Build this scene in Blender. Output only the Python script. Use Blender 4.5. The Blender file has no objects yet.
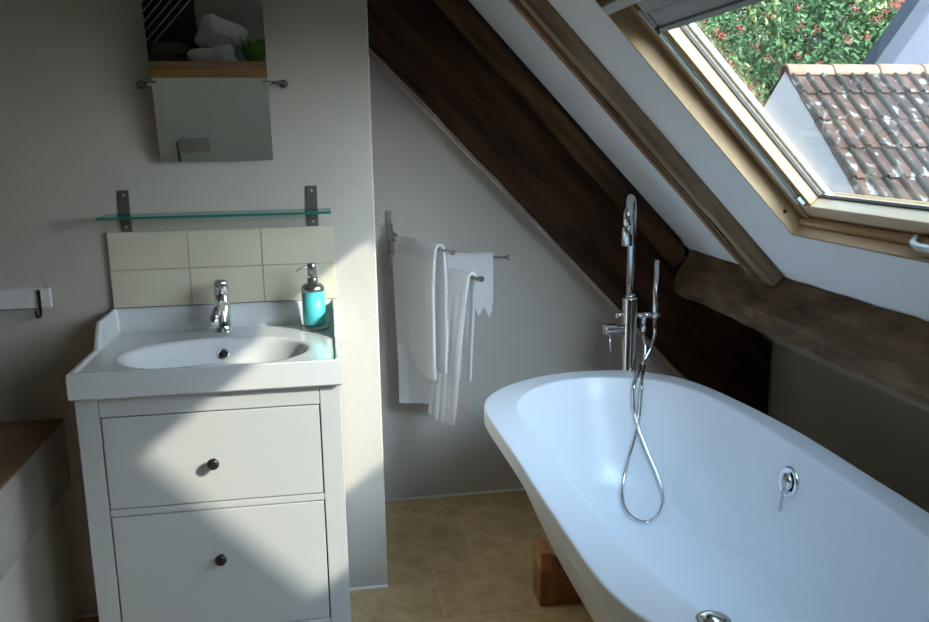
import bpy, bmesh, math, random
from math import sin, cos, pi, radians
from mathutils import Vector, Matrix, noise
from mathutils.bvhtree import BVHTree
random.seed(7)
SC = bpy.context.scene
COL = SC.collection

# ------------------------------------------------------------------ helpers
class MB:
    def __init__(s): s.v = []; s.f = []; s.m = []; s.sm = []
    def add(s, vs, fs, mi=0, smooth=False):
        b = len(s.v); s.v += [tuple(q) for q in vs]
        for f in fs:
            s.f.append(tuple(i + b for i in f)); s.m.append(mi); s.sm.append(smooth)
    def box(s, x0, x1, y0, y1, z0, z1, T=None, mi=0):
        vs = [Vector((x, y, z)) for x in (x0, x1) for y in (y0, y1) for z in (z0, z1)]
        if T: vs = [T(v) for v in vs]
        s.add(vs, [(0, 1, 3, 2), (4, 6, 7, 5), (0, 4, 5, 1), (2, 3, 7, 6), (0, 2, 6, 4), (1, 5, 7, 3)], mi)
    def tube(s, pts, r, n=16, cap=True, mi=0, smooth=True):
        pts = [Vector(q) for q in pts]; N = len(pts)
        rs = r if isinstance(r, (list, tuple)) else [r] * N
        t0 = (pts[1] - pts[0]).normalized()
        u = t0.orthogonal().normalized(); rings = []
        for i in range(N):
            if i == 0: t = pts[1] - pts[0]
            elif i == N - 1: t = pts[-1] - pts[-2]
            else: t = (pts[i + 1] - pts[i]).normalized() + (pts[i] - pts[i - 1]).normalized()
            t.normalize(); u = (u - t * u.dot(t)).normalized(); w = t.cross(u)
            rings.append([pts[i] + (u * cos(2 * pi * k / n) + w * sin(2 * pi * k / n)) * rs[i] for k in range(n)])
        s.rings(rings, cap, mi, smooth)
    def rings(s, rings, cap=True, mi=0, smooth=True, closed=True):
        n = len(rings[0]); vs = [q for R in rings for q in R]; fs = []
        for i in range(len(rings) - 1):
            for k in range(n if closed else n - 1):
                a = i * n + k; b = i * n + (k + 1) % n
                fs.append((a, b, b + n, a + n))
        s.add(vs, fs, mi, smooth)
        if cap:
            b = len(s.v) - len(vs)
            s.f.append(tuple(b + k for k in reversed(range(n)))); s.m.append(mi); s.sm.append(False)
            s.f.append(tuple(b + (len(rings) - 1) * n + k for k in range(n))); s.m.append(mi); s.sm.append(False)
    def cyl(s, p0, p1, r, n=24, mi=0): s.tube([p0, p1], r, n, True, mi)
    def lathe(s, c, prof, n=32, mi=0, axis=None, cap=True):
        c = Vector(c); q = Vector((0, 0, 1)).rotation_difference(Vector(axis).normalized()) if axis else None
        R = []
        for r, z in prof:
            ring = [Vector((r * cos(2 * pi * k / n), r * sin(2 * pi * k / n), z)) for k in range(n)]
            if q: ring = [q @ v for v in ring]
            R.append([c + v for v in ring])
        s.rings(R, cap, mi)
    def prism(s, poly, y0, y1, mi=0):     # polygon in xz extruded along y
        n = len(poly)
        vs = [(x, y0, z) for x, z in poly] + [(x, y1, z) for x, z in poly]
        fs = [tuple(range(n)), tuple(reversed(range(n, 2 * n)))] + [(k, k + n, (k + 1) % n + n, (k + 1) % n) for k in range(n)]
        s.add(vs, fs, mi)
    def build(s, name, mat, parent=None, bevel=0, sub=0, seg=2):
        me = bpy.data.meshes.new(name); me.from_pydata(s.v, [], s.f)
        for i, pl in enumerate(me.polygons):
            pl.material_index = s.m[i]; pl.use_smooth = s.sm[i]
        for m in (mat if isinstance(mat, (list, tuple)) else [mat]): me.materials.append(m)
        bm = bmesh.new(); bm.from_mesh(me); bmesh.ops.recalc_face_normals(bm, faces=bm.faces); bm.to_mesh(me); bm.free()
        o = bpy.data.objects.new(name, me); COL.objects.link(o)
        if parent is not None:
            o.parent = parent; o.matrix_parent_inverse = Matrix.Translation(-parent.location)
        if bevel:
            b = o.modifiers.new('bevel', 'BEVEL'); b.width = bevel; b.segments = seg; b.limit_method = 'ANGLE'; b.angle_limit = radians(40)
            for pl in me.polygons: pl.use_smooth = True
            w = o.modifiers.new('wn', 'WEIGHTED_NORMAL'); w.keep_sharp = True
        return o

def tag(o, label, cat, group=None, kind=None):
    o['label'] = label; o['category'] = cat
    if group: o['group'] = group
    if kind: o['kind'] = kind
    return o
def thing(name, label, cat, loc, group=None):
    o = bpy.data.objects.new(name, None); COL.objects.link(o); o.location = loc
    return tag(o, label, cat, group)
def struct(o): o['kind'] = 'structure'; return o

# ------------------------------------------------------------------ materials
def newmat(name):
    m = bpy.data.materials.new(name); m.use_nodes = True
    return m, m.node_tree, m.node_tree.nodes['Principled BSDF']
def N(nt, t, **kw):
    n = nt.nodes.new(t)
    for k, v in kw.items(): setattr(n, k, v)
    return n
def mat(name, col, rough=.5, metal=0, bump=0, bscale=50, vary=0, vscale=8, spec=.5, coat=0, col2=None, detail=4, stretch=None, rot=None):
    m, nt, p = newmat(name)
    p.inputs['Base Color'].default_value = (*col, 1); p.inputs['Roughness'].default_value = rough
    p.inputs['Metallic'].default_value = metal; p.inputs['Specular IOR Level'].default_value = spec
    p.inputs['Coat Weight'].default_value = coat; p.inputs['Coat Roughness'].default_value = .05
    tc = N(nt, 'ShaderNodeTexCoord'); mp = N(nt, 'ShaderNodeMapping')
    if stretch: mp.inputs['Scale'].default_value = stretch
    if rot: 
        mp0 = N(nt, 'ShaderNodeMapping'); mp0.inputs['Rotation'].default_value = rot
        nt.links.new(tc.outputs['Object'], mp0.inputs['Vector']); nt.links.new(mp0.outputs[0], mp.inputs['Vector'])
    else: nt.links.new(tc.outputs['Object'], mp.inputs['Vector'])
    if vary or col2:
        n = N(nt, 'ShaderNodeTexNoise'); n.inputs['Scale'].default_value = vscale; n.inputs['Detail'].default_value = detail
        nt.links.new(mp.outputs[0], n.inputs['Vector'])
        r = N(nt, 'ShaderNodeValToRGB'); r.color_ramp.elements[0].position = .32; r.color_ramp.elements[1].position = .68
        c2 = col2 or tuple(c * (1 - vary) for c in col)
        r.color_ramp.elements[0].color = (*c2, 1); r.color_ramp.elements[1].color = (*col, 1)
        nt.links.new(n.outputs['Fac'], r.inputs[0]); nt.links.new(r.outputs[0], p.inputs['Base Color'])
    if bump:
        n = N(nt, 'ShaderNodeTexNoise'); n.inputs['Scale'].default_value = bscale; n.inputs['Detail'].default_value = 5
        nt.links.new(mp.outputs[0], n.inputs['Vector'])
        b = N(nt, 'ShaderNodeBump'); b.inputs['Strength'].default_value = bump; b.inputs['Distance'].default_value = .01
        nt.links.new(n.outputs['Fac'], b.inputs['Height']); nt.links.new(b.outputs[0], p.inputs['Normal'])
    return m

M = {}
M['plaster'] = mat('wall_plaster', (.52, .485, .425), .9, bump=.25, bscale=14, spec=.2, vary=.04, vscale=3)
M['white_plaster'] = mat('ceiling_plaster', (.92, .92, .91), .85, bump=.2, bscale=9, spec=.2)
SL = (0, radians(46.5), 0)
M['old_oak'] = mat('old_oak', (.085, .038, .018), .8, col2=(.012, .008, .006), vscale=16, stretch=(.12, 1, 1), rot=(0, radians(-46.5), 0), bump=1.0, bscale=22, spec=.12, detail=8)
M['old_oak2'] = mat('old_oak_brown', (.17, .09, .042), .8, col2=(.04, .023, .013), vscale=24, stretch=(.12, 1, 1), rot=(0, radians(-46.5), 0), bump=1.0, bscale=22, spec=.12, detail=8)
M['purlin'] = mat('weathered_oak', (.21, .135, .08), .85, col2=(.075, .045, .028), vscale=22, stretch=(1, .3, 1), bump=1.0, bscale=30, spec=.12, detail=8)
M['rafter'] = mat('rafter_oak', (.42, .30, .19), .8, col2=(.15, .095, .055), vscale=28, stretch=(.12, 1, 1), rot=(0, radians(-46.5), 0), bump=.8, bscale=25, spec=.25, detail=8)
M['red_oak'] = mat('batten_wood', (.42, .20, .09), .75, col2=(.18, .085, .04), vscale=28, stretch=(.12, 1, 1), rot=(0, radians(-46.5), 0), bump=.6, bscale=25, detail=8)
M['rafter2'] = mat('lath_oak', (.22, .13, .07), .8, col2=(.09, .05, .028), vscale=28, stretch=(.12, 1, 1), rot=(0, radians(-46.5), 0), bump=.8, bscale=25, spec=.15, detail=8)
M['pine'] = mat('pine_lining', (.62, .45, .25), .6, col2=(.42, .28, .14), vscale=14, stretch=(.15, 1, 1), rot=(0, radians(-46.5), 0), detail=6)
M['pine_x'] = mat('knotty_pine', (.62, .40, .20), .6, col2=(.42, .24, .11), vscale=10, stretch=(.12, 1, 1), detail=6)
M['panel_paint'] = mat('blue_white_paint', (.86, .93, .94), .6, vary=.06, vscale=5)
M['dark_box'] = mat('dark_cloth', (.06, .05, .042), .9)
M['pine_y'] = mat('pine_lining_sill', (.55, .38, .22), .6, col2=(.36, .22, .11), vscale=14, stretch=(1, .15, 1), detail=6)
M['sash'] = mat('lacquered_pine', (.40, .28, .155), .5, col2=(.36, .24, .125), vscale=10, stretch=(.12, 1, 1), rot=(0, radians(-46.5), 0), spec=.2, detail=6)
M['sash_y'] = mat('lacquered_pine_rail', (.70, .55, .38), .35, col2=(.58, .43, .26), vscale=10, stretch=(1, .1, 1), coat=.4, detail=6)
M['chrome'] = mat('chrome', (.78, .79, .80), .07, 1)
M['steel'] = mat('brushed_steel', (.52, .51, .49), .28, 1)
M['dark_steel'] = mat('bracket_metal', (.16, .155, .145), .4, .6)
M['white_lacquer'] = mat('white_lacquer', (.52, .53, .51), .38, spec=.4)
M['ceramic'] = mat('ceramic', (.66, .67, .66), .15, coat=.6)
M['tub'] = mat('tub_acrylic', (.80, .82, .83), .3, coat=.12)
M['turq'] = mat('turquoise_glaze', (.09, .55, .56), .4)
M['towel'] = mat('terry_cloth', (.95, .94, .93), 1, bump=.3, bscale=260, spec=.1)
def add_translucent(m, col, f):
    nt = m.node_tree; p = nt.nodes['Principled BSDF']; o_ = nt.nodes['Material Output']
    t_ = N(nt, 'ShaderNodeBsdfTranslucent'); t_.inputs[0].default_value = (*col, 1); mx = N(nt, 'ShaderNodeMixShader'); mx.inputs[0].default_value = f
    nt.links.new(p.outputs[0], mx.inputs[1]); nt.links.new(t_.outputs[0], mx.inputs[2]); nt.links.new(mx.outputs[0], o_.inputs[0])
add_translucent(M['towel'], (.95, .94, .93), .45)
M['black'] = mat('black_metal', (.012, .012, .012), .4)
M['knob'] = mat('knob_bronze', (.035, .03, .03), .3, .5)
M['white_paint'] = mat('white_paint', (.72, .72, .70), .5)
M['rubber'] = mat('rubber_gasket', (.02, .02, .02), .6)
M['alu'] = mat('pale_aluminium', (.62, .66, .66), .35, .3)
M['alu_dark'] = mat('grey_aluminium', (.36, .42, .43), .4, .3)
M['clad'] = mat('green_grey_cladding', (.40, .45, .42), .5)
M['blind'] = mat('blind_grey', (.44, .45, .45), .7)
M['tile'] = mat('cream_tile', (.66, .60, .455), .45, vary=.1, vscale=6, spec=.35)
M['grout'] = mat('grout', (.60, .55, .43), .9)
M['block'] = mat('red_timber', (.42, .17, .055), .6, col2=(.24, .085, .03), vscale=22, stretch=(1, .2, .5), detail=7)
M['block_top'] = mat('red_timber_light', (.52, .24, .09), .6, col2=(.32, .13, .045), vscale=22, stretch=(1, .2, .5), detail=7)
M['ledge_wood'] = mat('ledge_board', (.30, .17, .08), .5, col2=(.19, .10, .045), vscale=9, stretch=(1, .15, 1), detail=6)
M['ledge_side'] = mat('ledge_travertine', (.52, .47, .39), .8, col2=(.40, .355, .30), vscale=9, detail=6)
M['ledge_body'] = mat('ledge_body', (.70, .64, .54), .85, vary=.1, vscale=5)
M['caulk'] = mat('caulk', (.74, .72, .66), .6)
M['lit_edge'] = mat('lit_underside', (.72, .64, .52), .9, col2=(.52, .42, .31), vscale=12)
M['mirror'] = mat('mirror_silver', (.80, .84, .84), .01, 1)
M['drain_dark'] = mat('dark_hole', (.015, .015, .015), .6)
M['red_tag'] = mat('label_tag', (.45, .30, .28), .8)
M['leaf'] = mat('leaf_green', (.11, .19, .08), .7, spec=.15, col2=(.045, .11, .035), vscale=3.5)
M['leaf2'] = mat('leaf_yellow', (.30, .25, .08), .6, col2=(.15, .20, .06), vscale=4)
M['berry'] = mat('berry_red', (.42, .06, .05), .4)
M['bark'] = mat('bark', (.12, .09, .07), .9, bump=.6)
M['render'] = mat('white_render', (.55, .51, .54), .9, bump=.2, bscale=5, vary=.08, vscale=2)
M['fascia'] = mat('grey_fascia', (.045, .05, .06), .8, spec=.1)
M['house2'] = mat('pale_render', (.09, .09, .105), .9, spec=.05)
M['ground'] = mat('garden_ground', (.16, .19, .10), 1, vary=.4, vscale=1)
M['ridge'] = mat('ridge_tile', (.19, .105, .068), .9, spec=.05, col2=(.22, .17, .115), vscale=7, bump=.6, bscale=12, detail=7)
M['cloth'] = mat('cloth', (.70, .68, .63), .95)
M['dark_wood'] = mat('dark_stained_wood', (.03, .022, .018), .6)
M['plant'] = mat('plant_leaf', (.16, .34, .04), .5)

def glass_mat(name, tint, ior=1.45, edge=None):
    m, nt, p = newmat(name); nt.nodes.remove(p)
    out = nt.nodes['Material Output']
    tr = N(nt, 'ShaderNodeBsdfTransparent'); tr.inputs[0].default_value = (*tint, 1)
    gl = N(nt, 'ShaderNodeBsdfGlossy'); gl.inputs['Roughness'].default_value = .0
    lw = N(nt, 'ShaderNodeLayerWeight'); lw.inputs['Blend'].default_value = .5
    pw = N(nt, 'ShaderNodeMath', operation='POWER'); pw.inputs[1].default_value = 5; nt.links.new(lw.outputs['Facing'], pw.inputs[0])
    fr = N(nt, 'ShaderNodeMath', operation='MULTIPLY_ADD'); fr.inputs[1].default_value = .96; fr.inputs[2].default_value = .04; nt.links.new(pw.outputs[0], fr.inputs[0])
    mx = N(nt, 'ShaderNodeMixShader')
    nt.links.new(fr.outputs[0], mx.inputs[0]); nt.links.new(tr.outputs[0], mx.inputs[1]); nt.links.new(gl.outputs[0], mx.inputs[2])
    nt.links.new(mx.outputs[0], out.inputs[0]); return m
M['pane'] = glass_mat('window_glass', (.95, .97, .96))
M['shelf_glass'] = glass_mat('shelf_glass', (.80, .93, .88))
M['shelf_edge'] = mat('glass_edge', (.02, .20, .15), .1)

# floor: rectangular stone tiles, every row shifted
def floor_mat():
    m, nt, p = newmat('limestone_floor'); L = nt.links
    tc = N(nt, 'ShaderNodeTexCoord'); sp = N(nt, 'ShaderNodeSeparateXYZ'); L.new(tc.outputs['Object'], sp.inputs[0])
    def mt(op, a, b=None, c=None):
        n = N(nt, 'ShaderNodeMath', operation=op)
        for i, v in enumerate((a, b, c)):
            if v is None: continue
            if isinstance(v, (int, float)): n.inputs[i].default_value = v
            else: L.new(v, n.inputs[i])
        return n.outputs[0]
    yy = mt('DIVIDE', mt('SUBTRACT', sp.outputs[1], .100), .330)
    row = mt('FLOOR', yy); fy = mt('FRACT', yy)
    xx = mt('DIVIDE', mt('SUBTRACT', mt('SUBTRACT', sp.outputs[0], .307), mt('MULTIPLY', row, .150)), .332)
    cl = mt('FLOOR', xx); fx = mt('FRACT', xx)
    e = .007
    g = mt('MAXIMUM', mt('GREATER_THAN', mt('ABSOLUTE', mt('SUBTRACT', fy, .5)), .5 - e), mt('GREATER_THAN', mt('ABSOLUTE', mt('SUBTRACT', fx, .5)), .5 - e))
    n1 = N(nt, 'ShaderNodeTexNoise'); n1.inputs['Scale'].default_value = 11; n1.inputs['Detail'].default_value = 8; n1.inputs['Roughness'].default_value = .65
    L.new(tc.outputs['Object'], n1.inputs['Vector'])
    r = N(nt, 'ShaderNodeValToRGB'); r.color_ramp.elements[0].position = .3; r.color_ramp.elements[1].position = .7
    r.color_ramp.elements[0].color = (.42, .275, .12, 1); r.color_ramp.elements[1].color = (.70, .51, .27, 1)
    L.new(n1.outputs['Fac'], r.inputs[0])
    cb = N(nt, 'ShaderNodeCombineXYZ'); L.new(cl, cb.inputs[0]); L.new(row, cb.inputs[1])
    wn = N(nt, 'ShaderNodeTexWhiteNoise'); L.new(cb.outputs[0], wn.inputs['Vector'])
    hs = N(nt, 'ShaderNodeHueSaturation'); L.new(r.outputs[0], hs.inputs['Color']); L.new(mt('ADD', mt('MULTIPLY', wn.outputs['Value'], .22), .89), hs.inputs['Value'])
    mx = N(nt, 'ShaderNodeMix', data_type='RGBA'); L.new(g, mx.inputs['Factor']); L.new(hs.outputs[0], mx.inputs[6]); mx.inputs[7].default_value = (.62, .49, .30, 1)
    L.new(mx.outputs[2], p.inputs['Base Color']); p.inputs['Roughness'].default_value = .45
    b = N(nt, 'ShaderNodeBump'); b.inputs['Strength'].default_value = .3; b.inputs['Distance'].default_value = .003
    L.new(mt('SUBTRACT', 1, g), b.inputs['Height']); L.new(b.outputs[0], p.inputs['Normal'])
    return m
M['floor'] = floor_mat()

def rooftile_mat():
    m, nt, p = newmat('clay_roof_tile'); L = nt.links
    tc = N(nt, 'ShaderNodeTexCoord')
    n1 = N(nt, 'ShaderNodeTexNoise'); n1.inputs['Scale'].default_value = 2.2; n1.inputs['Detail'].default_value = 9; n1.inputs['Roughness'].default_value = .7
    L.new(tc.outputs['Object'], n1.inputs['Vector'])
    r = N(nt, 'ShaderNodeValToRGB'); r.color_ramp.elements[0].position = .3; r.color_ramp.elements[1].position = .68
    r.color_ramp.elements[0].color = (.024, .017, .014, 1); r.color_ramp.elements[1].color = (.125, .068, .046, 1)
    e = r.color_ramp.elements.new(.5); e.color = (.064, .043, .034, 1)
    L.new(n1.outputs['Fac'], r.inputs[0])
    n2 = N(nt, 'ShaderNodeTexNoise'); n2.inputs['Scale'].default_value = 9; n2.inputs['Detail'].default_value = 6; L.new(tc.outputs['Object'], n2.inputs['Vector'])
    r2 = N(nt, 'ShaderNodeValToRGB'); r2.color_ramp.elements[0].position = .58; r2.color_ramp.elements[1].position = .66
    r2.color_ramp.elements[0].color = (0, 0, 0, 1); r2.color_ramp.elements[1].color = (.8, .8, .8, 1)
    L.new(n2.outputs['Fac'], r2.inputs[0])
    mx = N(nt, 'ShaderNodeMix', data_type='RGBA'); L.new(r2.outputs[0], mx.inputs['Factor']); L.new(r.outputs[0], mx.inputs[6]); mx.inputs[7].default_value = (.26, .25, .22, 1)
    # grey-green lichen sits on the rolls of the tiles
    sp = N(nt, 'ShaderNodeSeparateXYZ'); L.new(tc.outputs['Object'], sp.inputs[0])
    def mt(op, a, b_=None):
        n = N(nt, 'ShaderNodeMath', operation=op)
        for i, v in enumerate((a, b_)):
            if v is None: continue
            if isinstance(v, (int, float)): n.inputs[i].default_value = v
            else: L.new(v, n.inputs[i])
        return n.outputs[0]
    fx = mt('FRACT', mt('DIVIDE', mt('SUBTRACT', sp.outputs[0], 4.975), .177))
    roll = mt('LESS_THAN', mt('ADD', fx, mt('MULTIPLY', n1.outputs['Fac'], .12)), .46)
    n3 = N(nt, 'ShaderNodeTexNoise'); n3.inputs['Scale'].default_value = 5; L.new(tc.outputs['Object'], n3.inputs['Vector'])
    rm = mt('MULTIPLY', roll, mt('MULTIPLY', n3.outputs['Fac'], 1.5))
    mx2 = N(nt, 'ShaderNodeMix', data_type='RGBA'); L.new(rm, mx2.inputs['Factor']); L.new(mx.outputs[2], mx2.inputs[6]); mx2.inputs[7].default_value = (.030, .032, .025, 1)
    p.inputs['Specular IOR Level'].default_value = .05
    L.new(mx2.outputs[2], p.inputs['Base Color']); p.inputs['Roughness'].default_value = .9
    return m
M['rooftile'] = rooftile_mat()

# ------------------------------------------------------------------ room shell
O = Vector((1.227, 0, .987)); DN = Vector((.6877, 0, -.7260)).normalized(); NR = Vector((DN.z * -1, 0, DN.x)).normalized()
def RF(s, y, o): return O + DN * s + Vector((0, y, 0)) + NR * o      # roof frame: s down the slope, y, o outward
def rbox(mb, s0, s1, y0, y1, o0, o1, mi=0): mb.box(s0, s1, y0, y1, o0, o1, T=lambda v: RF(v.x, v.y, v.z), mi=mi)
def roof_z(x): return .987 - (x - 1.227) * .7260 / .6877
YB, RY, KX = -4.05, .656, 1.59

b = MB(); b.box(-2.3, 1.75, YB - .1, .8, -.12, 0); struct(b.build('floor', M['floor']))
b = MB(); b.prism([(-2.3, 0), (0, 0), (0, roof_z(0) + .03), (-.3, 2.61), (-2.3, 2.61)], 0, .75); struct(b.build('wall_back', M['plaster'], bevel=.006))
b = MB(); b.prism([(0.0, 0), (1.7, 0), (1.7, roof_z(1.7) + .05), (0.0, roof_z(0) + .05)], RY, .78); struct(b.build('wall_alcove', M['plaster']))
b = MB(); b.box(KX, KX + .12, YB, RY, 0, roof_z(KX) + .03); struct(b.build('wall_right', M['plaster']))
b = MB(); b.box(-2.4, -2.3, YB, .75, 0, 2.7); struct(b.build('wall_left', M['plaster']))
b = MB(); b.prism([(-2.3, 0), (1.72, 0), (1.72, roof_z(1.7) + .05), (-.3, 2.66), (-2.3, 2.66)], YB - .1, YB); struct(b.build('wall_front', M['plaster']))
WY0, WY1, WS0, WS1 = -1.64, -.462, -1.085, -.232            # skylight opening
S0, S1 = -2.26, .70
b = MB()
V0, V1, VS0, VS1 = -3.10, -2.40, -1.00, -.35                # added skylight out of view behind the camera, for fill light
rbox(b, S0, S1, WY1, .78, 0, .13); rbox(b, S0, S1, V1, WY0, 0, .13); rbox(b, S0, S1, YB - .1, V0, 0, .13)
rbox(b, S0, VS0, V0, V1, 0, .13); rbox(b, VS1, S1, V0, V1, 0, .13)
rbox(b, S0, WS0, WY0, WY1, 0, .13); rbox(b, WS1, S1, WY0, WY1, 0, .13)
struct(b.build('ceiling', M['white_plaster']))
b = MB(); b.box(-2.4, -.28, YB - .1, .78, 2.6, 2.75); struct(b.build('ceiling', M['white_plaster']))
b = MB(); b.tube([(-2.3, -.004, .003), (-.002, -.004, .003), (-.0, -.004, .003)], .005, 8); struct(b.build('baseboard_back', M['caulk']))
b = MB(); b.tube([(0, RY - .003, .003), (1.58, RY - .003, .003)], .006, 8); struct(b.build('baseboard_alcove', M['caulk']))

# ------------------------------------------------------------------ skylight
W = bpy.data.objects.new('window_1', None); COL.objects.link(W); W.location = RF(-.65, -1.03, 0); struct(W)
W['label'] = 'pine framed skylight set in the sloping ceiling above the bath'
t = .008
b = MB(); rbox(b, WS0, WS1, WY1 - t, WY1, -.001, .05); rbox(b, WS0, WS1, WY0, WY0 + t, -.001, .05); rbox(b, WS0, WS0 + t, WY0 + t, WY1 - t, -.001, .05)
b.build('lining', M['pine'], W)
b = MB(); rbox(b, WS1 - t, WS1, WY0 + t, WY1 - t, -.001, .05); rbox(b, WS1 - t - .014, WS1 - t, WY0 + t, WY1 - t, .030, .05); b.build('sill_lining', M['pine_y'], W, bevel=.002)
# fixed frame
FY1, FY0, FS1, FS0 = WY1 - t, WY0 + t, WS1 - t, WS0 + t
fw = .036
b = MB(); rbox(b, FS0, FS1, FY1 - fw, FY1, .046, .13); rbox(b, FS0, FS1, FY0, FY0 + fw, .046, .13); rbox(b, FS0, FS0 + .105, FY0 + fw, FY1 - fw, .046, .13); rbox(b, FS1 - .03, FS1, FY0 + fw, FY1 - fw, .052, .13)
b.build('frame', M['sash'], W, bevel=.003)
b = MB()
for ya, yb in ((FY1 - fw - .016, FY1 - fw - .001), (FY0 + fw + .001, FY0 + fw + .016)): rbox(b, -.95, -.31, ya, yb, .042, .062)
b.build('side_rail', M['alu'], W, bevel=.002)
b = MB()
for ya, yb in ((FY1 - fw - .026, FY1 - fw - .017), (FY0 + fw + .017, FY0 + fw + .026)): rbox(b, -.95, -.31, ya, yb, .048, .064)
b.build('rail_edge', M['alu'], W)
GY1, GY0, GS1, GS0 = -.553, -1.530, -.300, -.97              # visible glass opening
b = MB(); rbox(b, GS0, GS1, GY1, FY1 - fw - .001, .052, .094); rbox(b, GS0, GS1, FY0 + fw + .001, GY0, .052, .094)
b.build('sash', M['sash'], W, bevel=.002)
b = MB(); rbox(b, GS0 - .06, GS0, FY0 + fw + .001, FY1 - fw - .001, .052, .094); rbox(b, GS1, FS1 - .022, FY0 + fw + .001, FY1 - fw - .001, .048, .094)
b.build('sash_rail', M['sash_y'], W, bevel=.003)
b = MB(); e = .004
rbox(b, GS0, GS1, GY1 - e, GY1, .080, .088); rbox(b, GS0, GS1, GY0, GY0 + e, .080, .088); rbox(b, GS1 - e, GS1, GY0 + e, GY1 - e, .080, .088)
b.build('gasket', M['rubber'], W)
b = MB(); rbox(b, GS0 - .01, GS1 + .01, GY0 - .01, GY1 + .01, .088, .092); b.build('pane', M['pane'], W)
b = MB(); c_ = .010
rbox(b, GS0 - .05, GS1 + .05, GY1 - c_, GY1 + .05, .0955, .110); rbox(b, GS0 - .05, GS1 + .05, GY0 - .05, GY0 + c_, .0955, .110)
rbox(b, GS1 + .022, GS1 + .05, GY0 + c_, GY1 - c_, .0955, .106); rbox(b, GS0 - .05, GS0, GY0 + c_, GY1 - c_, .0955, .110)
b.build('outer_cladding', M['clad'], W, bevel=.004)
b = MB(); b.lathe(RF(-.325, FY1 - fw - .03, .045), [(.0, 0), (.006, 0), (.006, .006), (.0, .006)], 12, axis=-NR)
rbox(b, -.335, -.312, FY1 - fw - .038, FY1 - fw - .018, .040, .050); b.build('corner_clip', M['alu_dark'], W, bevel=.001)
b = MB(); b.lathe(RF(-.30, WY1 - t, .022), [(.0, 0), (.0055, 0), (.005, .002), (.0, .002)], 14, axis=(0, -1, 0)); b.build('screw', M['rubber'], W)
# grey control bar across the top of the skylight
b = MB(); rbox(b, -1.016, -.990, -1.60, -.490, -.012, .012)
b.build('vent_bar', M['alu'], W, bevel=.004)
# catch handle on the bottom rail
b = MB(); hp = [RF(-.262, -.925, .040), RF(-.262, -.930, .022), RF(-.262, -.95, .014), RF(-.262, -1.12, .014), RF(-.262, -1.14, .022), RF(-.262, -1.145, .040)]
b.tube(hp, [.006, .0075, .008, .008, .0075, .006], 12); b.build('handle', M['alu'], W)
W2 = bpy.data.objects.new('fill_skylight', None); COL.objects.link(W2); W2.location = RF(-.6, -2.5, 0); struct(W2)
b = MB(); rbox(b, VS0, VS1, V1 - .05, V1 - .001, .03, .12); rbox(b, VS0, VS1, V0 + .001, V0 + .05, .03, .12); rbox(b, VS0, VS0 + .05, V0 + .05, V1 - .05, .03, .12); rbox(b, VS1 - .05, VS1, V0 + .05, V1 - .05, .03, .12)
b.build('frame', M['sash'], W2)
b = MB(); rbox(b, VS0 + .045, VS1 - .045, V0 + .045, V1 - .045, .085, .089); b.build('pane', M['pane'], W2)  # pane of the added fill skylight
BL = thing('roller_blind', 'grey roller blind rolled up at the top of the skylight', 'blind', RF(-.92, -1.03, .05))
b = MB(); rbox(b, -.978, -.938, -1.50, -.545, .040, .078); b.build('cassette', M['blind'], BL, bevel=.002)
b = MB(); rbox(b, -.936, -.894, -1.50, -.545, .046, .072); b.build('fabric', M['blind'], BL, bevel=.003)
b = MB(); rbox(b, -.893, -.880, -1.505, -.538, .040, .066); b.build('bottom_bar', M['alu_dark'], BL, bevel=.002)
b = MB(); rbox(b, -.897, -.879, -.548, -.535, .036, .060); b.build('end_clip', M['knob'], BL)

# ------------------------------------------------------------------ old timbers
def wobble(o, amp, sc, cuts):
    me = o.data; bm = bmesh.new(); bm.from_mesh(me)
    bmesh.ops.triangulate(bm, faces=[f for f in bm.faces if len(f.verts) > 4])
    for k in range(cuts):
        L = [e for e in bm.edges if e.calc_length() > .05]
        if not L: break
        bmesh.ops.subdivide_edges(bm, edges=L, cuts=1, use_grid_fill=True)
    bm.normal_update()
    for v in bm.verts:
        d = noise.noise(v.co * sc) + .5 * noise.noise(v.co * sc * 3.1)
        d2 = noise.noise(v.co * sc + Vector((9, 3, 1)))
        v.co += v.normal * amp * d + Vector((0, amp * .3 * d2, 0))
    bm.to_mesh(me); bm.free()
    for pl in me.polygons: pl.use_smooth = False
    return o
def tim(z0): return z0
# main truss blade: polygon read along its front face
low = lambda x: 1.194 - (x - .556) * 1.045
mid = lambda x: 1.265 - (x - .827) * 1.063
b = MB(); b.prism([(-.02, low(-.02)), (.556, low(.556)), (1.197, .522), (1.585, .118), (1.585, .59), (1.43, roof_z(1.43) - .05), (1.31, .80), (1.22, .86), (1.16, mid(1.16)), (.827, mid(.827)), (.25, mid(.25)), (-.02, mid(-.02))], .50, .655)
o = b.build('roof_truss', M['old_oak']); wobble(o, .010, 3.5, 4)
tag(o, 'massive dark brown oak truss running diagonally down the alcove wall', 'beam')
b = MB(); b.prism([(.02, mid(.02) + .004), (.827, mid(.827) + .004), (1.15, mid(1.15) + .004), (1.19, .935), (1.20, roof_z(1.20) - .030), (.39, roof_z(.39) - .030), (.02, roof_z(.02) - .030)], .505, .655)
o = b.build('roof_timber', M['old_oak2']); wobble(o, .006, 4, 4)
b = MB(); b.prism([(.02, roof_z(.02) - .029), (1.19, roof_z(1.19) - .029), (1.19, roof_z(1.19) - .002), (.02, roof_z(.02) - .002)], .515, .655); b.build('shadow_gap_strip', M['dark_wood'], o)  # dark strip stands in for the shaded gap between timber and ceiling
tag(o, 'brown oak timber lying along the upper side of the dark truss', 'beam')
b = MB(); lw_ = lambda x: low(x) - .012
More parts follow.
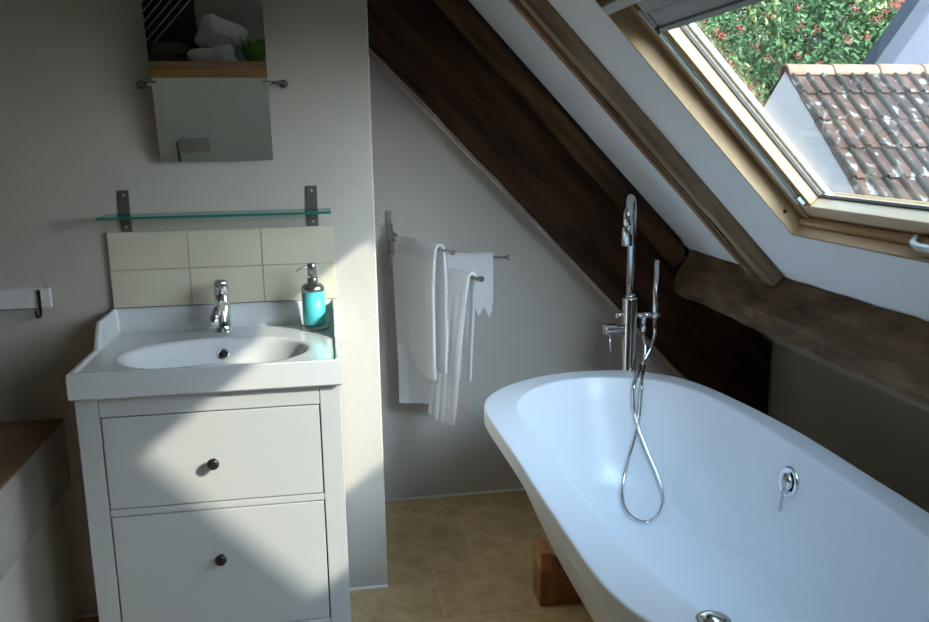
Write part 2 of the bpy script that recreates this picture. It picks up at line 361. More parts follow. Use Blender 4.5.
b.prism([(.0, lw_(0) - .012), (.556, lw_(.556)), (1.197, .522 - .012), (1.30, .40), (1.30, .44), (1.197, .522 + .02), (.556, low(.556) + .02), (.0, low(0) + .02)], .60, RY)
o = struct(b.build('lit_edge_trim', M['lit_edge']))  # pale strip stands in for light on the underside of the truss
# purlin
prof = [(1.222, .985), (1.188, .935), (1.160, .885), (1.153, .842), (1.172, .818), (1.25, .805), (1.355, .828), (1.35, roof_z(1.35) - .012)]
b = MB(); R = []
ny = 60
for i in range(ny + 1):
    y = .492 - i * (.492 + 3.9) / ny
    k1 = .008 * noise.noise(Vector((y * 2.0, 1, 4))); k2 = .010 * noise.noise(Vector((y * 1.4, 7, 2)))
    ring = []
    m_ = 5
    for j in range(len(prof)):
        a = Vector((prof[j][0], 0, prof[j][1])); c = Vector((prof[(j + 1) % len(prof)][0], 0, prof[(j + 1) % len(prof)][1]))
        for q in range(m_):
            w = a.lerp(c, q / m_); w.y = y
            inner = 1 if j < 6 else 0
            d = noise.noise(w * 6) * .006 + noise.noise(w * 15) * .003
            ring.append(w + Vector((d + k1, 0, d + k2)) * inner)
    R.append(ring)
b.rings(R, True, 0, False)
o = b.build('purlin_beam', M['purlin']); tag(o, 'weathered brown horizontal beam under the slope to the right of the bath', 'beam')
# rafter with two laths
b = MB(); rbox(b, -2.2, -.012, -.176, -.126, -.045, .002); o = wobble(b.build('rafter', M['rafter']), .007, 4, 5)
tag(o, 'pale brown rough rafter between truss and skylight, side nearest the skylight', 'beam')
b = MB(); rbox(b, -2.2, -.03, -.118, -.090, -.046, .002); o = wobble(b.build('rafter_lath', M['rafter2']), .002, 6, 5)
tag(o, 'narrow brown lath in the middle of the rafter strips', 'beam')
b = MB(); rbox(b, -2.2, -.04, -.083, -.050, -.047, .002); o = wobble(b.build('rafter_lath', M['red_oak']), .0015, 6, 5)
tag(o, 'narrow reddish lath along the truss side of the rafter strips', 'beam')

# ------------------------------------------------------------------ bath tub
TC = Vector((.735, -.59)); YC = -.59
out_r = [(.781, .282), (.905, .252), (.995, .185), (1.064, .073), (1.100, -.10), (1.122, -.262), (1.138, -.48)]
out_l = [(.328, -.48), (.322, -.26), (.317, -.10), (.322, -.03), (.368, .082), (.463, .188), (.612, .268)]
in_r = [(.753, .194), (.880, .155), (.975, .075), (1.030, -.05), (1.052, -.20), (1.060, -.40), (1.062, -.59)]
in_l = [(.4165, -.59), (.411, -.40), (.403, -.20), (.404, -.096), (.452, .034), (.565, .150), (.65, .185)]
out_n = [(1.134, -.80), (1.132, -1.00), (1.112, -1.17), (1.055, -1.31), (.95, -1.41), (.82, -1.455), (.68, -1.455), (.54, -1.41), (.44, -1.34), (.378, -1.257), (.350, -1.180), (.338, -1.08), (.334, -.90), (.330, -.70)]
in_n = [(1.060, -.80), (1.054, -1.00), (1.036, -1.14), (.985, -1.26), (.90, -1.335), (.80, -1.368), (.69, -1.365), (.60, -1.345), (.53, -1.315), (.482, -1.262), (.455, -1.18), (.438, -1.06), (.427, -.90), (.420, -.74)]
def outline(r_, l_, near):
    far = l_ + r_
    P = [Vector(p) for p in far + near]; n = len(P); C = []
    for i in range(n):
        p0, p1, p2, p3 = P[i - 1], P[i], P[(i + 1) % n], P[(i + 2) % n]
        for k in range(12):
            t = k / 12
            C.append(.5 * ((2 * p1) + (p2 - p0) * t + (2 * p0 - 5 * p1 + 4 * p2 - p3) * t * t + (3 * p1 - p0 - 3 * p2 + p3) * t ** 3))
    return C
def resample(C, n=144):
    A = []
    for p in C: A.append((math.atan2((p.y - YC) / .85, (p.x - TC.x) / .41), ((p.x - TC.x) / .41, (p.y - YC) / .85)))
    A.sort(key=lambda a: a[0]); res = []
    for k in range(n):
        th = -pi + 2 * pi * k / n
        for i in range(len(A)):
            a, c = A[i - 1], A[i]
            a0 = a[0] - (2 * pi if i == 0 else 0)
            if a0 <= th <= c[0]:
                f = (th - a0) / max(1e-9, c[0] - a0); break
        else:
            a, c = A[-1], A[0]; f = (th - a[0]) / (c[0] + 2 * pi - a[0])
        ra = math.hypot(*a[1]); rc = math.hypot(*c[1]); r = ra + (rc - ra) * f
        res.append(Vector((TC.x + .41 * r * cos(th), YC + .85 * r * sin(th))))
    for _ in range(3): res = [(res[i - 1] + res[i] * 2 + res[(i + 1) % n]) / 4 for i in range(n)]
    return res
OUT = resample(outline(out_r, out_l, out_n)); INN = resample(outline(in_r, in_l, in_n))
def offs(P, d):      # inset by distance d
    n = len(P); r = []
    for i in range(n):
        t = (P[(i + 1) % n] - P[i - 1]).normalized(); nn = Vector((-t.y, t.x))
        r.append(P[i] + nn * d)
    return r
OUT = [Vector((q.x - .011 * max(0, min(1, (.62 - q.x) / .25)), q.y)) for q in OUT]
def shr(P, d): return [Vector((TC.x + (q.x - TC.x) * (1 - 3 * max(0, d - .04) * min(1, abs(q.y - YC) / .87) ** 3), YC + (q.y - YC) * (1 - .6 * max(0, d - .02)))) for q in offs(P, d)]
def rg(P, z): return [Vector((p.x, p.y, z)) for p in P]
def base(P, cx, ax, ay, y_c, mix):          # blend towards a floor ellipse
    n = len(P); r = []
    for k in range(n):
        th = -pi + 2 * pi * k / n
        c, s = cos(th), sin(th); e = 2 / 2.6
        q = Vector((cx + ax * math.copysign(abs(c) ** e, c), y_c + ay * math.copysign(abs(s) ** e, s)))
        r.append(P[k].lerp(q, mix))
    return r
ZR = .600
rings = []
LB = offs(OUT, .030)
body = [(.118, .235), (.122, .218), (.145, .196), (.20, .168), (.26, .142), (.32, .118), (.38, .096), (.44, .076), (.50, .060), (.548, .052)]
b = MB()
R = []
for sc_ in (.02, .35, .7): R.append([Vector((TC.x + (q.x - TC.x) * sc_, YC + (q.y - YC) * sc_, .118)) for q in shr(OUT, .245)])
for z, d_ in body: R.append(rg(shr(OUT, d_), z))
R.append(rg(shr(OUT, .048), .550)); R.append(rg(offs(OUT, .030), .5505)); R.append(rg(offs(OUT, .003), .5505)); R.append(rg(offs(OUT, .001), .5512)); R.append(rg(OUT, .553)); R.append(rg(OUT, .557)); R.append(rg(OUT, .592)); R.append(rg(OUT, .5955))
R.append(rg(offs(OUT, .0012), .5985)); R.append(rg(offs(OUT, .0045), ZR)); R.append(rg(offs(OUT, .010), ZR))
R.append(rg(offs(INN, -.012), ZR)); R.append(rg(offs(INN, -.005), ZR)); R.append(rg(offs(INN, -.0012), .5983)); R.append(rg(offs(INN, .001), .594)); R.append(rg(offs(INN, .002), .588))
inner = [(.57, .03), (.52, .09), (.46, .18), (.40, .28), (.34, .38), (.29, .48), (.255, .60), (.232, .72), (.215, .84), (.205, .93), (.20, 1.0)]
for z, m_ in inner: R.append(rg(base(offs(INN, .004), .74, .215, .50, YC, m_), z))
for sc_ in (.75, .5, .25, .03): R.append([Vector((TC.x + (q.x - TC.x) * sc_, YC + (q.y - YC) * sc_, .20 - .004 * (1 - sc_))) for q in base(INN, .74, .215, .50, YC, 1)])
b.rings(R, True, 0, True)
T = thing('bathtub', 'large white freestanding bath with a flat rolled rim under the skylight', 'bathtub', (TC.x, YC, .118))
tubm = b.build('tub_shell', M['tub'], T)
BVH = BVHTree.FromPolygons(b.v, b.f)

# camera numbers (used for contact points on the tub as well)
CAM = Vector((-.1476, -2.5095, 1.4239)); F, YAW, PIT, ROL = 844.58, .1626, .2041, -.0148
fwv = Vector((sin(YAW) * cos(PIT), cos(YAW) * cos(PIT), -sin(PIT))); rv0 = Vector((cos(YAW), -sin(YAW), 0)); uv0 = rv0.cross(fwv)
rv = rv0 * cos(ROL) + uv0 * sin(ROL); uv = -rv0 * sin(ROL) + uv0 * cos(ROL)
def ray(px, py): return (fwv + rv * ((px - 464.5) / F) - uv * ((py - 311) / F)).normalized()
def hit(px, py, off=0):
    loc, nn, i, d = BVH.ray_cast(CAM, ray(px, py))
    if nn.dot(ray(px, py)) > 0: nn = -nn
    return loc + nn * off, nn

# overflow with plug chain
p, nn = hit(790, 482)
b = MB(); b.lathe(p, [(0, -.004), (.043, -.004), (.043, .004), (.040, .009), (.034, .010), (.031, .006), (0, .006)], 40, axis=nn)
ov = b.build('overflow', M['chrome'], T)
b = MB(); side = nn.cross(Vector((0, 1, 0))).normalized(); vy = Vector((0, 1, 0)); vy = (vy - nn * vy.dot(nn)).normalized()
b.lathe(p + nn * .006, [(0, 0), (.023, 0), (.023, .006), (.020, .011), (0, .012)], 32, axis=nn)
b.tube([p + nn * .012 + vy * .006 * k for k in (-2.8, 2.8)], .0035, 8)
b.build('overflow_cap', M['chrome'], ov)
b = MB(); 
p0 = p + nn * .017 - vy * .008
for k in range(7):
    c = p0 + Vector((-.0012 * k - .004, 0, -.0120 * k)); w = (Vector((0, 1, 0)) if k % 2 else Vector((1, 0, 0)))
    pts = [c + w * .0040 * cos(a) + Vector((0, 0, .0080 * sin(a))) for a in [2 * pi * q / 10 for q in range(11)]]
    b.tube(pts, .0014, 6, False)
b.build('plug_chain', M['steel'], T)
p, nn = hit(713, 620)
b = MB(); b.lathe(p, [(0, -.003), (.030, -.003), (.030, .001), (.026, .0025), (.022, .001), (0, .001)], 40, axis=nn); dr = b.build('drain', M['chrome'], T)
b = MB(); b.lathe(p + nn * .002, [(0, 0), (.016, 0), (.015, .003), (0, .004)], 24, axis=nn); b.build('plug', M['chrome'], dr)

# timber blocks carrying the bath
b = MB(); b.box(.452, .990, -.211, -.118, .0, .1175); o = b.build('timber_block', M['block'], bevel=.003)
tag(o, 'reddish timber bearer lying on the floor under the bath', 'wood block', 'timber blocks under the bath')
b = MB(); b.box(.453, .492, -.211, -.118, .1185, .178); o = b.build('timber_block', M['block_top'], bevel=.003)
tag(o, 'short orange-brown timber chock on top of the bearer beside the bath', 'wood block', 'timber blocks under the bath')
b = MB(); b.box(.452, .990, -1.06, -.97, .0, .1175); o = b.build('timber_block', M['block'], bevel=.003)
tag(o, 'timber bearer under the near end of the bath', 'wood block', 'timber blocks under the bath')

# ------------------------------------------------------------------ bath mixer
FX, FY = .921, .330
T = thing('bath_mixer_tap', 'tall chrome floor-standing bath mixer behind the bath with hand shower', 'tap', (FX, FY, 0))
b = MB(); b.lathe((FX, FY, 0), [(0, 0), (.06, 0), (.06, .006), (.027, .012), (.027, .845), (.0255, .850), (0, .850)], 32); b.build('column', M['chrome'], T)
b = MB(); dx, dy = -.060, -.115; pts = [Vector((FX, FY, .845)), Vector((FX, FY, 1.150))]; sr = math.hypot(dx, dy) / 2
for k in range(1, 15):
    a = pi * k / 14; pts.append(Vector((FX + dx * (1 - cos(a)) / 2, FY + dy * (1 - cos(a)) / 2, 1.150 + .056 * sin(a))))
pts.append(Vector((FX + dx, FY + dy, 1.080)))
b.tube(pts, [.0155] * (len(pts) - 1) + [.0155], 24); b.lathe((FX + dx, FY + dy, 1.052), [(.010, 0), (.0185, 0), (.0185, .062), (.0155, .070)], 24)
b.lathe((FX, FY, .842), [(.0, 0), (.019, 0), (.019, .02), (.0, .02)], 24)
b.build('spout', M['chrome'], T)
b = MB(); b.cyl((FX - .02, FY - .003, .735), (FX - .062, FY - .006, .737), .0125); b.cyl((FX - .052, FY - .006, .737), (FX - .098, FY - .010, .737), .0205)
hd = b.build('handle', M['chrome'], T, bevel=.002)
b = MB(); b.tube([(FX - .078, FY - .012, .722), (FX - .076, FY - .02, .650)], [.0045, .004], 12); b.build('lever', M['chrome'], hd)
b = MB(); b.cyl((FX - .02, FY - .01, .790), (FX - .058, FY - .014, .790), .0075); b.cyl((FX - .050, FY - .013, .790), (FX - .060, FY - .014, .790), .0105); b.build('diverter', M['chrome'], T)
b = MB(); b.cyl((FX + .02, FY, .783), (FX + .108, FY - .012, .783), .0105); b.cyl((FX + .050, FY - .008, .783), (FX + .050, FY - .008, .745), .0095); b.lathe((FX + .050, FY - .008, .715), [(.006, 0), (.0075, 0), (.0105, .012), (.0105, .032)], 16)
b.lathe((FX + .088, FY - .022, .770), [(.0095, 0), (.0135, 0), (.0135, .024), (.0095, .024)], 20)
b.build('shower_holder', M['chrome'], T)
b = MB(); b.tube([(FX + .088, FY - .022, .735), (FX + .088, FY - .022, .785), (FX + .087, FY - .022, .80), (FX + .086, FY - .022, .985)], [.0075, .0085, .0105, .0105], 20); b.build('hand_shower', M['chrome'], T)
# hose: two strands over the rim and a loop lying on the inner wall
def onpath(pxs):
    r = []
    for px, py in pxs:
        p, nn = hit(px, py, .0078); r.append(p)
    return r
def aty(px, py, y):
    r_ = ray(px, py); return CAM + r_ * ((y - CAM.y) / r_.y)
s1 = [Vector((FX + .088, FY - .022, .737)), aty(654.5, 336, .306), aty(651, 347, .300), aty(645.5, 358, .290), aty(640.5, 367.5, .274)] + onpath([(637.5, 376)])
s1 += onpath([(634.5, 386), (633.5, 398), (635, 414), (640, 432), (648, 452), (656, 470), (662, 487), (664, 502), (659, 516), (647, 524.5), (634, 521), (625, 510), (622, 496), (624, 478), (629, 458), (634, 440), (639, 420), (641, 400), (642, 386)])
s1 += onpath([(642.5, 376)]) + [aty(643.5, 367, .276), aty(645, 356, .296), aty(645, 345, .312), Vector((FX + .050, FY - .008, .716))]
def cr(P, k=6):
    r = []
    for i in range(len(P) - 1):
        p0, p1, p2, p3 = P[max(i - 1, 0)], P[i], P[i + 1], P[min(i + 2, len(P) - 1)]
        for q in range(k):
            t = q / k; r.append(.5 * ((2 * p1) + (p2 - p0) * t + (2 * p0 - 5 * p1 + 4 * p2 - p3) * t * t + (3 * p1 - p0 - 3 * p2 + p3) * t ** 3))
    r.append(P[-1]); return r
b = MB(); hp = cr(s1, 16); b.tube(hp, [.0070 if i % 2 else .0063 for i in range(len(hp))], 10); b.build('hose', M['chrome'], T)

# ------------------------------------------------------------------ vanity
XL, XR = -.758, -.1235; DC = -.470
T = thing('vanity_cabinet', 'white two-drawer washstand cabinet with round dark knobs', 'cabinet', ((XL + XR) / 2, -.235, 0))
CLx, CRx, CB, CT = -.7515, -.1285, .14, .8265
b = MB()
b.box(CLx, CLx + .018, -.452, -.012, CB, CT); b.box(CRx - .018, CRx, -.452, -.012, CB, CT); b.box(CLx + .018, CRx - .018, -.03, -.012, CB, CT); b.box(CLx + .018, CRx - .018, -.44, -.03, CB, CB + .018)
b.build('carcass', M['white_lacquer'], T, bevel=.0015)
DXL, DXR = -.6985, -.1805
b = MB()
b.box(CLx, DXL - .001, DC, -.4525, .02, CT); b.box(DXR + .001, CRx, DC, -.4525, .02, CT)
b.box(DXL - .0002, DXR + .0002, DC + .001, -.4525, .7785, CT); b.box(DXL - .0002, DXR + .0002, DC + .001, -.4525, .523, .541); b.box(DXL - .0002, DXR + .0002, DC + .001, -.4525, .150, .1925)
b.build('face_frame', M['white_lacquer'], T, bevel=.0015)
for x in (CLx, CRx - .045):
    b = MB(); b.box(x, x + .045, -.06, -.012, .0, CB - .001); b.build('leg', M['white_lacquer'], T, bevel=.002)
    b = MB(); b.box(x, x + .045, DC + .001, DC + .045, .0, .0195); b.build('leg', M['white_lacquer'], T, bevel=.002)
for z0, z1, kz in ((.5435, .7755, .653), (.195, .5205, .398)):
    b = MB(); g = .0025
    b.box(DXL + g, DXR - g, DC, -.449, z0, z1)
    d = b.build('drawer', M['white_lacquer'], T, bevel=.0018)
    b = MB(); kx = -.4435
    b.lathe((kx, DC, kz - .004), [(0, 0), (.007, 0), (.0055, .006), (.006, .011), (.0125, .016), (.0148, .021), (.0135, .026), (.008, .0285), (0, .029)], 28, axis=(0, -1, 0)); b.build('knob', M['knob'], d)
b = MB(); b.box(CLx + .02, CRx - .02, -.448, -.04, CT - .03, CT - .02); b.build('inner_top', M['white_lacquer'], T)
# washbasin as one height field
T = thing('washbasin', 'white ceramic washbasin with raised back edge on the cabinet', 'basin', ((XL + XR) / 2, -.245, .8285))
DZ, RZ, UZ = .889, .8945, .956
def sstep(a, c, x):
    t = min(1, max(0, (x - a) / (c - a))); return t * t * (3 - 2 * t)
def side_h(y):   # height of the side rims
    return RZ + (UZ - RZ) * (1 - sstep(.182, .245, -y))
def bz(x, y):
    h = DZ
    ex = min(x - XL, XR - x)
    ef = y + .490
    # side rims
    k = 1 - sstep(.011, .017, ex); h = h + (side_h(y) - h) * k
    k = 1 - sstep(.010, .022, ef); h = max(h, DZ + (RZ - DZ) * k) 
    k = 1 - sstep(.020, .028, -y); h = h + (UZ - h) * k if UZ > h else h
    # bowl
    u = (x + .4395) / .230; v = (y + .322) / .153
    r = (abs(u) ** 2.15 + abs(v) ** 2.15) ** (1 / 2.15)
    if r < 1.06 and k < .5:
        lip = 1 - sstep(.93, 1.05, r)
        dep = .012 * lip
        if r < 1: dep += .105 * (1 - r ** 2.6)
        h -= dep
    return h
def grid(a, c, n, extra):
    L = [a + (c - a) * i / n for i in range(n + 1)] + extra
    L = sorted(L); o = [L[0]]
    for q in L[1:]:
        if q - o[-1] > .0008: o.append(q)
    return o
gx = grid(XL + .0, XR - .0, 110, [XL + d for d in (.001, .003, .010, .0125, .015, .0175)] + [XR - d for d in (.001, .003, .010, .0125, .015, .0175)])
gy = grid(-.490, -.001, 90, [-.489, -.487, -.0195, -.022, -.0245, -.0285, -.003])
b = MB(); nx, ny_ = len(gx), len(gy); vs = []; fs = []
for j, y in enumerate(gy):
    for i, x in enumerate(gx):
        z = bz(x, y); ed = min(x - XL, XR - x, y + .490)
        if ed < .003: z -= (.003 - ed) ** 2 / .003 * 1.0
        vs.append((x, y, z))
for j in range(ny_ - 1):
    for i in range(nx - 1): a = j * nx + i; fs.append((a, a + 1, a + 1 + nx, a + nx))
b.add(vs, fs, 0, True)
# skirt
ZB = .8285
per = [(i, 0) for i in range(nx)] + [(nx - 1, j) for j in range(1, ny_)] + [(i, ny_ - 1) for i in range(nx - 2, -1, -1)] + [(0, j) for j in range(ny_ - 2, 0, -1)]
top = [Vector(vs[j * nx + i]) for i, j in per]
tp2 = []
for p in top:
    tp2.append(Vector((p.x, p.y, ZB + .004)))
tp3 = [Vector((p.x + (.004 if p.x < -.44 else -.004), p.y + (.004 if p.y < -.48 else 0), ZB)) for p in top]
b.rings([top, tp2, tp3], False, 0, False); b.f.append(tuple(range(len(b.v) - len(tp3), len(b.v)))); b.m.append(0); b.sm.append(False)
# underside of the bowl is hidden inside the cabinet
o = b.build('basin', M['ceramic'], T)
b2 = BVHTree.FromPolygons(b.v, b.f)
loc, nn, _, _ = b2.ray_cast(CAM, ray(223, 354))
if nn.dot(ray(223, 354)) > 0: nn = -nn
b = MB(); b.lathe(loc, [(.0105, -.003), (.0165, -.003), (.0165, .0015), (.0145, .003), (.0115, .0025), (.0105, -.003)], 28, axis=nn, cap=False); b.build('overflow_ring', M['steel'], T)
b = MB(); b.lathe(loc, [(0, .0004), (.0108, .0004), (.0108, -.002), (0, -.002)], 24, axis=nn); b.build('overflow_hole', M['drain_dark'], T)
loc, nn, _, _ = b2.ray_cast(Vector((-.4395, -.322, 1.2)), Vector((0, 0, -1)))
b = MB(); b.lathe(loc, [(0, -.002), (.021, -.002), (.021, .001), (.017, .003), (0, .004)], 28); b.build('waste', M['chrome'], T)

# basin tap
TX, TY = -.443, -.092
T = thing('basin_tap', 'small chrome mixer tap at the back of the washbasin', 'tap', (TX, TY, DZ))
b = MB(); ax = Vector((0, .10, 1)).normalized()
b.lathe((TX, TY, DZ), [(0, 0), (.027, 0), (.027, .004), (.0235, .007), (.0225, .02), (.0215, .104), (.0205, .106), (0, .106)], 28, axis=ax); b.build('body', M['chrome'], T)
b = MB(); p0 = Vector((TX, TY, DZ)) + ax * .082
b.tube([p0, p0 + Vector((-.004, -.030, .002)), p0 + Vector((-.009, -.060, -.009)), p0 + Vector((-.013, -.080, -.022)), p0 + Vector((-.014, -.086, -.030))], [.017, .015, .0135, .0125, .0115], 20)
b.lathe(p0 + Vector((-.014, -.084, -.044)), [(.0, 0), (.0115, 0), (.0125, .010), (.0125, .022)], 20); b.build('spout', M['chrome'], T)
b = MB(); p1 = Vector((TX, TY, DZ)) + ax * .107
b.lathe(p1, [(.0, 0), (.0222, 0), (.0222, .034), (.0205, .041), (.012, .044), (0, .0445)], 28, axis=ax)
b.tube([p1 + ax * .03, p1 + ax * .036 + Vector((0, -.045, .004)), p1 + ax * .034 + Vector((0, -.062, .006))], [.010, .0065, .005], 14)
b.build('lever', M['chrome'], T)

# soap dispenser
SX, SY = -.189, -.100
T = thing('soap_dispenser', 'turquoise soap dispenser with steel pump on the right of the basin', 'soap dispenser', (SX, SY, DZ))
b = MB(); b.lathe((SX, SY, DZ), [(0, 0), (.038, 0), (.041, .003), (.040, .008), (.034, .012), (0, .012)], 36); b.build('base', M['steel'], T)
b = MB(); b.lathe((SX, SY, DZ + .012), [(0, 0), (.029, 0), (.032, .006), (.0325, .098), (0, .098)], 36); b.build('bottle', M['turq'], T)
b = MB(); b.lathe((SX, SY, DZ + .110), [(.0325, 0), (.033, .001), (.0325, .010), (.027, .019), (.0155, .022), (.015, .037), (.0135, .039), (0, .039)], 36); b.build('collar', M['steel'], T)
b = MB(); b.lathe((SX, SY, DZ + .149), [(.0, 0), (.0065, 0), (.0065, .004), (.0125, .005), (.0125, .037), (.011, .040), (0, .040)], 24)
zc = DZ + .178
b.tube([(SX, SY, zc), (SX - .022, SY - .010, zc + .001), (SX - .036, SY - .016, zc - .002), (SX - .044, SY - .020, zc - .009)], [.0045, .004, .0032, .0026], 10); b.build('pump', M['steel'], T)

# cream tiles
T = thing('tile_splashback', 'panel of six cream tiles behind the washbasin', 'splashback', (-.4375, 0, 1.06))
xs = [-.7528, -.536, -.331, -.1222]; zs = [.957, 1.065, 1.1735]
b = MB(); b.box(xs[0], xs[3], -.009, -.0005, zs[0], zs[2]); b.build('grout', M['grout'], T)
for i in range(3):
    for j in range(2):
        b = MB(); b.box(xs[i] + .0008, xs[i + 1] - .0008, -.0145, -.0092, zs[j] + .0008, zs[j + 1] - .0008); b.build('tile', M['tile'], T, bevel=.0012)

# glass shelf
T = thing('glass_shelf', 'clear glass shelf with green edge on two grey brackets', 'shelf', (-.44, 0, 1.22))
b = MB(); b.box(-.750, -.1285, -.120, -.006, 1.2175, 1.2245)
o = b.build('shelf_panel', [M['shelf_glass'], M['shelf_edge']], T)
for pl in o.data.polygons:
    if abs(pl.normal.z) < .5: pl.material_index = 1
for x0, x1 in ((-.7146, -.6845), (-.1972, -.1646)):
    b = MB(); b.box(x0, x1, -.005, -.0003, 1.173, 1.290); b.box(x0 + .004, x1 - .004, -.030, -.005, 1.211, 1.2165)
    xm = (x0 + x1) / 2
    br = b.build('bracket', M['dark_steel'], T, bevel=.001)
    for z in (1.276, 1.187):
        b = MB(); b.lathe((xm, -.005, z), [(0, 0), (.004, 0), (.0035, .0016), (0, .002)], 14, axis=(0, -1, 0)); b.build('screw', M['steel'], br)

# ------------------------------------------------------------------ mirror
tt = radians(11); MN = Vector((0, -cos(tt), -sin(tt))); MU = Vector((0, -sin(tt), cos(tt))); MP = Vector((-.434, -.071, 1.575))
T = thing('wall_mirror', 'rectangular frameless mirror tilted forward on the wall above the shelf', 'mirror', MP)
def mt_(x, u, w): return MP + Vector((x, 0, 0)) + MU * u + MN * w
b = MB(); b.box(-.152, .152, -.213, .40, -.004, 0, T=lambda v: mt_(v.x, v.y, v.z)); 
o = b.build('mirror_glass', [M['mirror']], T)
for x0, sx in ((-.152, -1), (.152, 1)):
    b = MB()
    b.box(x0 - .010 if sx < 0 else x0 - .014, x0 + .014 if sx < 0 else x0 + .010, -.007, .007, .0005, .006, T=lambda v: mt_(v.x, v.y, v.z))
    cl = b.build('clip', M['chrome'], T, bevel=.002)
    b = MB(); xa = MP.x + x0 + sx * .004; xb = MP.x + x0 + sx * .040
    b.tube([(xa, -.071, 1.575), (xb - sx * .006, -.068, 1.575), (xb, -.060, 1.575), (xb, -.004, 1.575)], .0045, 12)
    b.lathe((xb, -.0003, 1.575), [(0, 0), (.012, 0), (.012, .004), (0, .005)], 20, axis=(0, -1, 0))
    b.build('arm', M['dark_steel'], T)

# ------------------------------------------------------------------ hook rail
T = thing('hook_rail', 'white painted wooden rail on the wall left of the washbasin', 'rail', (-1.2, 0, 1.0))
b = MB(); b.box(-1.65, -.9175, -.020, -.0005, .968, 1.0245); b.build('board', M['white_paint'], T, bevel=.003)
o = MB(); hx = -.945
o.box(hx - .004, hx + .004, -.0245, -.0205, .958, 1.020)
o.tube([(hx, -.022, .965), (hx, -.023, .950), (hx - .002, -.032, .944), (hx - .004, -.043, .948), (hx - .005, -.046, .966)], .004, 10)
ob = o.build('hook', M['black'], T)

# ------------------------------------------------------------------ towel rail with swinging arms
PVX, PVY = .094, .602
T = thing('towel_rail', 'steel towel rail with three swinging arms on the alcove wall', 'towel rail', (PVX, RY, 1.03))
b = MB(); b.box(.076, .104, RY - .005, RY - .0005, 1.105, 1.157); b.box(.080, .106, RY - .005, RY - .0005, .925, 0.965); b.box(.084, .100, RY - .012, RY - .005, .925, 1.15); b.build('wall_plate', M['steel'], T, bevel=.002)
b = MB(); b.cyl((PVX, PVY, .925), (PVX, PVY, 1.112), .0065, 16)
for z in (.930, 1.108): b.cyl((PVX, PVY, z), (PVX, RY - .008, z), .006, 14)
b.lathe((PVX, PVY, .912), [(0, 0), (.006, .003), (.0085, .009), (.006, .014)], 16)
b.build('pivot', M['steel'], T)
ARMS = [((.262, .222, 1.050), 1.052), ((.513, .500, .986), .986), ((.366, .267, .950), .952)]
TIP = []
for k, ((x, y, z), z0) in enumerate(ARMS):
    p0 = Vector((PVX, PVY, z0)); p1 = Vector((x, y, z)); TIP.append((p0, p1))
    b = MB(); b.cyl(p0, p1, .0055, 14); b.cyl(p1 - (p1 - p0).normalized() * .006, p1 + (p1 - p0).normalized() * .006, .0092, 16)
    b.cyl(p0 + Vector((0, 0, -.014)), p0 + Vector((0, 0, .014)), .011, 16); b.build('arm', M['steel'], T)
b = MB(); b.cyl((PVX, PVY, 1.085), (PVX + .035, PVY - .03, 1.052), .005, 12); b.build('brace', M['steel'], T)

def towel(arm, t0, t1, lf, lb, label, seed, tilt=0.0, amp=.007, r=.012, th=.011, splay=.02, fringe=False):
    p0, p1 = TIP[arm]; d = (p1 - p0); L = d.length; d.normalize(); n = Vector((d.y, -d.x, 0)).normalized()
    if n.y > 0: n = -n      # towards the viewer
    nu, nv = 34, 60; rings = []; b = MB()
    def cols(u):
        f = lf(u) if callable(lf) else lf; bk = lb(u) if callable(lb) else lb
        return f, bk
    grid_ = []
    for i in range(nu + 1):
        u = i / nu; t = t0 + (t1 - t0) * u; f, bk = cols(u); col = []
        base_ = p0 + d * L * t
        tot = f + bk + pi * r
        for j in range(nv + 1):
            s = tot * j / nv
            if s < f: side, z, fr = r, -(f - s), (f - s)
            elif s < f + pi * r: a = (s - f) / r; side, z, fr = r * cos(a), r * sin(a), 0
            else: side, z, fr = -r, -(s - f - pi * r), (s - f - pi * r)
            sg = 1 if side > 0 else -1
            w = amp * min(1, fr / .15) * (sin(u * 9 + seed + (0 if sg > 0 else 2)) + .5 * sin(u * 21 + seed * 2)) 
            q = noise.noise(Vector((u * 3 + seed, fr * 6, sg))) * .006 * min(1, fr / .1)
            edge = (u - .5) * (-splay) * min(1, fr / .4)
            col.append(base_ + n * (side + sg * (abs(w) + q + .004 * min(1, fr / .1))) + d * (edge + tilt * fr * (1 if sg > 0 else .5)) + Vector((0, 0, z)))
        grid_.append(col)
    vs = [q for c in grid_ for q in c]; m = nv + 1
    fs = [(i * m + j, (i + 1) * m + j, (i + 1) * m + j + 1, i * m + j + 1) for i in range(nu) for j in range(nv)]
    b.add(vs, fs, 0, True)
    o = b.build('towel', M['towel'])
    sm = o.modifiers.new('solid', 'SOLIDIFY'); sm.thickness = th; sm.offset = 1 if True else 0
    bv = o.modifiers.new('bev', 'BEVEL'); bv.width = .003; bv.segments = 2; bv.limit_method = 'ANGLE'
    tag(o, label, 'towel', 'white towels on the swing arms')
    return o
t1o = towel(0, .16, .82, lambda u: .37 + .085 * sstep(0, .8, u), lambda u: .44, 'short white towel folded over the foremost left arm of the rail', 1.3, amp=.004)
t2o = towel(1, .01, .87, lambda u: .555 * (1 - sstep(.50, .56, u)) + .20 * sstep(.50, .56, u) + .02 * sin(u * 60) * sstep(.6, .7, u), lambda u: .14 + .04 * u, 'wide white towel with ragged edge on the rear arm nearest the wall', 4.1, amp=.004, th=.008)
t3o = towel(2, .56, .91, lambda u: .52 + .02 * sstep(0, .5, u), lambda u: .38, 'long white towel hanging lowest, with a care label, on the nearest lower arm', 2.2, tilt=-.11, amp=.006)
b = MB(); P = TIP[2][0].lerp(TIP[2][1], .84) + Vector((-.030, .0, -.470))
